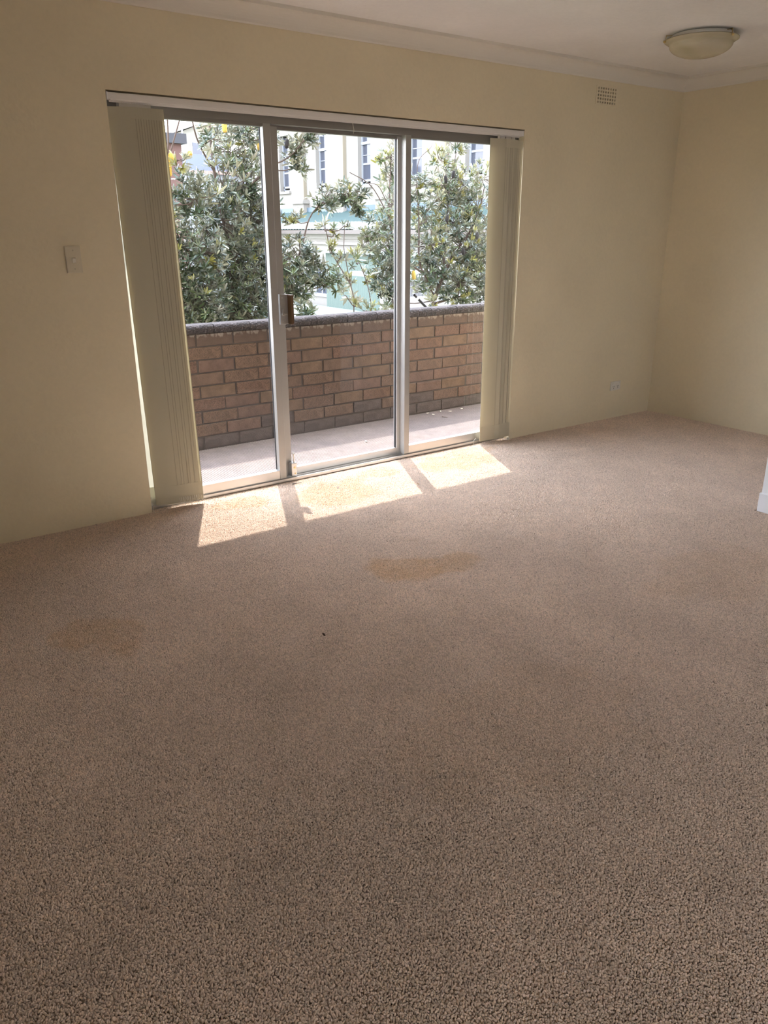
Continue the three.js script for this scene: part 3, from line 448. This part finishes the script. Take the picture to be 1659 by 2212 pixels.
banksia('banksia_tree', 'open banksia tree with a forked trunk and pale leaf tips behind the right pane', [
  [[[-0.05, -3, -2.9], [0.0, -1, -2.9], [-0.02, 0.65, -2.9], [-0.07, 0.88, -2.9], [-0.19, 1.03, -2.9], [-0.16, 1.17, -3.0], [-0.09, 1.55, -3.1], [-0.05, 1.93, -3.2]], 0.05, 0.004, 'trunk'],
  [[[-0.02, 0.73, -2.9], [0.09, 0.97, -2.9], [0.37, 1.26, -3.0], [0.53, 1.4, -3.0], [0.79, 1.7, -3.1], [0.86, 1.95, -3.1]], 0.026, 0.006], [[[0.09, 0.97, -2.9], [0.31, 1.45, -3.1], [0.41, 1.85, -3.2], [0.59, 2.29, -3.3]], 0.014, 0.004], [[[-0.19, 1.03, -2.9], [-0.52, 1.25, -2.9], [-0.56, 1.59, -3.0], [-0.39, 2.19, -3.2]], 0.013, 0.004],
  [[[0.0, 0.7, -2.9], [0.4, 0.76, -2.9], [0.67, 0.78, -2.8], [0.95, 0.9, -2.8]], 0.014, 0.006], [[[-0.56, 1.59, -3.0], [-0.8, 1.9, -3.0], [-1.05, 2.01, -3.0]], 0.006, 0.004], [[[-0.6, 1.75, -3.0], [-0.71, 1.9, -3.0], [-0.83, 1.92, -3.0]], 0.005, 0.003], [[[-0.05, 1.93, -3.2], [-0.02, 2.18, -3.2], [0.14, 2.31, -3.2], [0.2, 2.36, -3.25]], 0.004, 0.003],
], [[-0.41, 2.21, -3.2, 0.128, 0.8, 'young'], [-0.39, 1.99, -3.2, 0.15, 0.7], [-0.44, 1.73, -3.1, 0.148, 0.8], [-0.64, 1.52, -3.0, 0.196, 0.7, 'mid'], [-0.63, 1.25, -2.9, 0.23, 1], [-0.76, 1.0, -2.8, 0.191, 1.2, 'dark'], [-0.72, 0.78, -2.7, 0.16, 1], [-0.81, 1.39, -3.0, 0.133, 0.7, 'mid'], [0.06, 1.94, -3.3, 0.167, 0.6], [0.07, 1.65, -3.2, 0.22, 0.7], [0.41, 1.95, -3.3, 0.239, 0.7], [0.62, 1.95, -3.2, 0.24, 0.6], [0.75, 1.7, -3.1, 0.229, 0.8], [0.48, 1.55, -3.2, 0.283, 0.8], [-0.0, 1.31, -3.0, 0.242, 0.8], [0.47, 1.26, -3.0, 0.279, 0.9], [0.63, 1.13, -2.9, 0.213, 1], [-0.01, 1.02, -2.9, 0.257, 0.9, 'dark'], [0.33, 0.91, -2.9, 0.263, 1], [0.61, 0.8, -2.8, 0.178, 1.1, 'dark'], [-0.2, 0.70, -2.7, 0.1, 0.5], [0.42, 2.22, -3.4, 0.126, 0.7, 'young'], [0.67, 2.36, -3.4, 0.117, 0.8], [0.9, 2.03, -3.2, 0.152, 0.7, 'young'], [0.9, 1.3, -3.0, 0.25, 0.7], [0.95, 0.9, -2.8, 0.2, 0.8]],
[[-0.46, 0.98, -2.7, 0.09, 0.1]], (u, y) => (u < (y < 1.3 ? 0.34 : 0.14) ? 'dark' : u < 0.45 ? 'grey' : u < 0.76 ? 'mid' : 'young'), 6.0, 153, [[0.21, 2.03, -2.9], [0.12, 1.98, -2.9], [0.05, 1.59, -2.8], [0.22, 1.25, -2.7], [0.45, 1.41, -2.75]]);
banksia('banksia_sapling', 'slender young banksia shoots with yellow-green tips rising above the wall in the middle pane', [
  [[[-1.69, -3, -2.0], [-1.69, 0.67, -2.0], [-1.69, 0.91, -2.0], [-1.68, 1.11, -2.1], [-1.72, 1.3, -2.1], [-1.64, 1.52, -2.2]], 0.016, 0.003, 'trunk'], [[[-1.68, 1.0, -2.05], [-1.79, 1.3, -2.2], [-1.85, 1.52, -2.2]], 0.006, 0.003], [[[-1.69, 0.3, -2.0], [-1.51, 0.65, -2.0], [-1.51, 0.9, -2.0], [-1.51, 1.1, -2.1], [-1.6, 1.28, -2.1]], 0.008, 0.003], [[[-1.6, 0.45, -2.0], [-1.45, 0.7, -1.9]], 0.005, 0.003],
], [[-1.6, 1.22, -2.1, 0.07], [-1.65, 1.05, -2.1, 0.06], [-1.67, 0.89, -2.0, 0.07], [-1.74, 1.25, -2.1, 0.055], [-1.53, 0.77, -2.0, 0.08], [-1.45, 0.7, -1.9, 0.079], [-1.75, 1.46, -2.2, 0.045], [-1.64, 1.51, -2.2, 0.045], [-1.86, 1.51, -2.2, 0.045], [-1.81, 1.32, -2.2, 0.06], [-1.49, 1.06, -2.1, 0.055], [-1.77, 0.92, -2.0, 0.045]],
[], (u) => (u < 0.2 ? 'mid' : u < 0.4 ? 'grey' : 'young'), 4.0, 108);

// ---------------------------------------------------------------- buildings beyond
M.stucco = std(lin(0.225, 0.21, 0.18), 0.9); M.stuccoTrim = std(lin(0.20, 0.172, 0.122), 0.9); M.sash = std(lin(0.22, 0.232, 0.25), 0.6); M.winGlass = std(lin(0.05, 0.055, 0.07), 0.06);
M.roofGreen = std(lin(0.026, 0.055, 0.049), 0.55); M.gutter = std(lin(0.12, 0.10, 0.085), 0.7); M.shedGreen = std(lin(0.082, 0.115, 0.094), 0.6); M.roofPale = std(lin(0.21, 0.255, 0.225), 0.6);
const corrugated = (x0, x1, depth, pitch, amp) => { const top = [], bot = []; for (let x = x0, k = 0; x <= x1 + 1e-6; x += pitch / 2, k++) { const y = k % 2 ? amp : 0; top.push([x, y]); bot.push([x, y - 0.01]); } return extrude([...bot, ...top.reverse()], depth); };
{
  const t = thing('stucco_building', 'cream stuccoed building with tall sash windows, pilasters and a green lean-to roof beyond the trees', 'building', [11, 0, 0]);
  // local: x towards the back of the building, facade at x = 0 facing -x, z along it
  const zs = []; for (let k = -2; k <= 5; k++) zs.push(-20.35 + k * 2.85);
  const W = 0.78, holes = zs.map((z) => hrect(-z - W / 2, -z + W / 2, 2.95, 5.0));
  mesh('wall', extrude(rect(8, 34, -3, 6.2), 0.4, holes).rotateY(Math.PI / 2), M.stucco, t);
  mesh('dark_interior_slab', bx(0.9, 1.0, -3, 6.2, -34, -8), M.dark, t);  // near-black slab standing in for the unlit interior behind the windows
  mesh('cornice_band', [bx(-0.3, 0.4, 6.0, 6.25, -34, -8), bx(-0.18, 0.4, 5.85, 6.0, -34, -8), bx(-0.06, 0, 5.35, 5.55, -34, -8)], M.stuccoTrim, t);
  mesh('roof', extrude([[-0.2, 6.25], [5.2, 7.6], [10, 6.25]], 26).translate(0, 0, -34), std(lin(0.25, 0.24, 0.23)), t);
  for (const z of zs) {
    const w = mesh('window', [bx(0.16, 0.22, 2.95, 5.0, z - W / 2, z - W / 2 + 0.06), bx(0.16, 0.22, 2.95, 5.0, z + W / 2 - 0.06, z + W / 2), bx(0.14, 0.22, 4.27, 4.36, z - W / 2, z + W / 2), bx(0.18, 0.24, 3.62, 3.68, z - W / 2, z + W / 2), bx(0.16, 0.22, 2.95, 3.01, z - W / 2, z + W / 2), bx(0.16, 0.22, 3.08, 3.15, z - W / 2, z + W / 2), bx(0.18, 0.23, 3.92, 3.945, z - W / 2, z + W / 2)], M.sash, t);
    mesh('pane', bx(0.20, 0.206, 3.1, 4.95, z - W / 2 + 0.03, z + W / 2 - 0.03), M.winGlass, w);
    mesh('sill', bx(-0.09, 0.16, 2.86, 2.95, z - W / 2 - 0.1, z + W / 2 + 0.1), M.stucco, t);
  }
  for (let k = -3; k <= 5; k++) {
    const z = -20.35 + (k + 0.5) * 2.85;
    const p = mesh('pilaster', bx(-0.14, 0, 2.6, 5.36, z - 0.30, z + 0.30), M.stuccoTrim, t);
    mesh('base', [bx(-0.24, 0, 1.4, 2.45, z - 0.42, z + 0.42), bx(-0.32, 0, 2.45, 2.53, z - 0.50, z + 0.50), bx(-0.26, 0, 2.53, 2.60, z - 0.44, z + 0.44), bx(-0.30, 0, 2.05, 2.12, z - 0.47, z + 0.47)], M.stucco, p);
    mesh('capital', [bx(-0.22, 0, 5.2, 5.36, z - 0.38, z + 0.38)], M.stucco, p);
  }
  // lean-to along its foot: green sheet roof, gutter, cream wall with string moulding
  const dx = 2.1, dy = 0.66, len = Math.hypot(dx, dy), sheet = corrugated(-34, -8, len, 0.20, 0.02);
  sheet.applyMatrix4(new THREE.Matrix4().makeBasis(V([0, 0, 1]), V([-dy / len, dx / len, 0]), V([-dx / len, -dy / len, 0])));
  const roofPart = mesh('lean_to_roof', sheet.translate(0, 2.16, 0), M.roofGreen, t);
  mesh('flashing', bx(-0.10, 0, 2.12, 2.30, -34, -8), std(lin(0.08, 0.115, 0.14), 0.5), t);
  mesh('gutter', [bx(-dx - 0.16, -dx + 0.02, 1.36, 1.48, -34, -8)], M.gutter, t);
  mesh('lean_to_wall', [bx(-dx + 0.12, -dx + 0.32, -3, 1.46, -34, -8), bx(-dx + 0.04, -dx + 0.12, 1.02, 1.10, -34, -8), bx(-dx + 0.08, -dx + 0.12, 1.2, 1.36, -34, -8)], M.stucco, t);
  const w2 = mesh('window', [bx(-dx + 0.08, -dx + 0.13, -0.62, 0.25, -20.55, -20.45), bx(-dx + 0.08, -dx + 0.13, -0.62, 0.25, -19.65, -19.55), bx(-dx + 0.08, -dx + 0.13, 0.2, 0.3, -20.55, -19.55), bx(-dx + 0.08, -dx + 0.13, -0.72, -0.6, -20.6, -19.5), bx(-dx + 0.08, -dx + 0.13, -0.6, 0.25, -20.1, -20.04)], M.sash, t);
  mesh('pane', bx(-dx + 0.10, -dx + 0.118, -0.6, 0.25, -20.5, -19.6), M.winGlass, w2);
}
{
  const t = thing('green_shed', 'pale green corrugated metal shed with a flat pale roof in front of the cream building', 'shed', [0, 0, 0]);
  mesh('corrugated_wall', corrugated(-14.0 - 5.0, -14.0, 1.75, 0.12, 0.03).applyMatrix4(new THREE.Matrix4().makeBasis(V([0, 0, 1]), V([-1, 0, 0]), V([0, -1, 0]))).translate(8.5, 0.8, 0), M.shedGreen, t);
  mesh('top_flashing', bx(8.3, 8.62, 0.78, 0.86, -19.1, -13.9), M.roofPale, t);
  mesh('body', bx(8.56, 8.8, -3, 0.8, -19, -14), M.shedGreen, t);
  mesh('flat_roof', [bx(4.6, 8.55, -1.04, -0.94, -21.5, -12.5), bx(4.5, 4.62, -1.10, -0.88, -21.5, -12.5)], M.roofPale, t);
  mesh('lower_wall', bx(4.7, 8.5, -3, -1.04, -21.3, -12.7), M.shedGreen, t);
}
{
  const t = thing('garden_outbuilding', 'low white outbuilding with a grey ribbed side behind the right tree trunk', 'outbuilding', [0, 0, 0]);
  mesh('wall', bx(3.3, 6.5, -3, 0.25, -8.6, -8.4), std(lin(0.23, 0.222, 0.215), 0.9), t);
  mesh('ribbed_panel', corrugated(3.75, 4.3, 0.34, 0.06, 0.02).rotateX(-Math.PI / 2).translate(0, 0.25, -8.4), std(lin(0.14, 0.14, 0.145), 0.7), t);
  mesh('roof', [bx(3.2, 6.6, 0.62, 0.70, -9.5, -8.2), bx(3.2, 3.3, 0.25, 0.62, -8.5, -8.4), bx(4.35, 6.5, 0.25, 0.62, -8.6, -8.42)], std(lin(0.2, 0.2, 0.19), 0.8), t);
}
{
  const t = thing('vent_pipe', 'black leaning pipe with a white clip just above the balcony wall in the right pane', 'pipe', [0, 0, 0]);
  mesh('tube', tube([[-1.309, 0.93, -1.6], [-1.192, 0.824, -1.6], [-0.70, 0.4, -1.6], [-0.6, -0.4, -1.6], [-0.6, -3, -1.6]], 0.012, 0.012, 10), std(lin(0.02, 0.018, 0.02), 0.5), t);
  mesh('clip', cyl(0.016, 0.022, [-1.278, 0.9, -1.6], [0, 0, 0.83]), M.white, t);
}
{
  const t = thing('brick_chimney', 'red brick chimney with a dark cap at the far left of the left pane', 'chimney', [0, 0, 0]);
  mesh('stack', bx(1.15, 1.74, -3, 3.3, -14.6, -14), std(lin(0.085, 0.045, 0.036), 0.9), t); mesh('cap', bx(1.05, 1.84, 3.28, 3.48, -14.7, -13.9), std(lin(0.03, 0.03, 0.033), 0.8), t);
}
{
  const t = thing('gabled_house', 'distant cream gabled house rising behind the brick chimney', 'house', [0, 0, 0]);
  mesh('wall', extrude([[13.0, -3], [30, -3], [30, 6.9], [21.5, 9.6], [13.0, 6.5]], 8).translate(0, 0, -53), std(lin(0.215, 0.205, 0.178), 0.9), t);
  mesh('roof', [bx(0, 9.2, 0, 0.3, -0.4, 8.4).rotateZ(0.335).translate(12.7, 6.5, -53), bx(-9.2, 0, 0, 0.3, -0.4, 8.4).rotateZ(-0.305).translate(30.3, 6.8, -53)], std(lin(0.55, 0.51, 0.44), 0.9), t);
  for (const x of [15.2, 17.8, 20.4]) { const w = mesh('window', [bx(x - 0.1, x + 0.9, 5.0, 6.6, -45, -44.95)], std(lin(0.5, 0.45, 0.34), 0.9), t); mesh('pane', bx(x, x + 0.8, 5.1, 6.5, -44.96, -44.92), M.winGlass, w); }
}
{
  const t = thing('white_cottage', 'white cottage wall with a brown gutter glimpsed through the left tree', 'cottage', [0, 0, 0]);
  mesh('wall', bx(5.9, 8.5, -3, 3.35, -24.2, -24), std(lin(0.19, 0.194, 0.205), 0.9), t);
  mesh('shaded_upper_wall', bx(5.85, 8.5, 3.45, 4.0, -24.6, -24.2), std(lin(0.13, 0.147, 0.19), 0.9), t);  // blue-grey tone puts the shade on a white wall into its colour
  mesh('gutter', bx(5.95, 8.5, 3.35, 3.46, -24.1, -23.9), std(lin(0.25, 0.16, 0.13), 0.7), t);
}
tag(mesh('antenna_pole', cyl(0.02, 7.2, [2.62, 0.6, -16]), std(lin(0.2, 0.2, 0.22), 0.6)), 'thin antenna pole standing against the sky beside the gabled house', 'pole');
struct(mesh('ground', bx(-60, 90, -3.2, -3, -90, -0.2), std(lin(0.20, 0.21, 0.13), 0.95)));
struct(mesh('ground', bx(-60, 90, -3.2, -3, -0.2, 60), std(lin(0.48, 0.46, 0.42), 0.95)));

renderer.render(scene, camera);
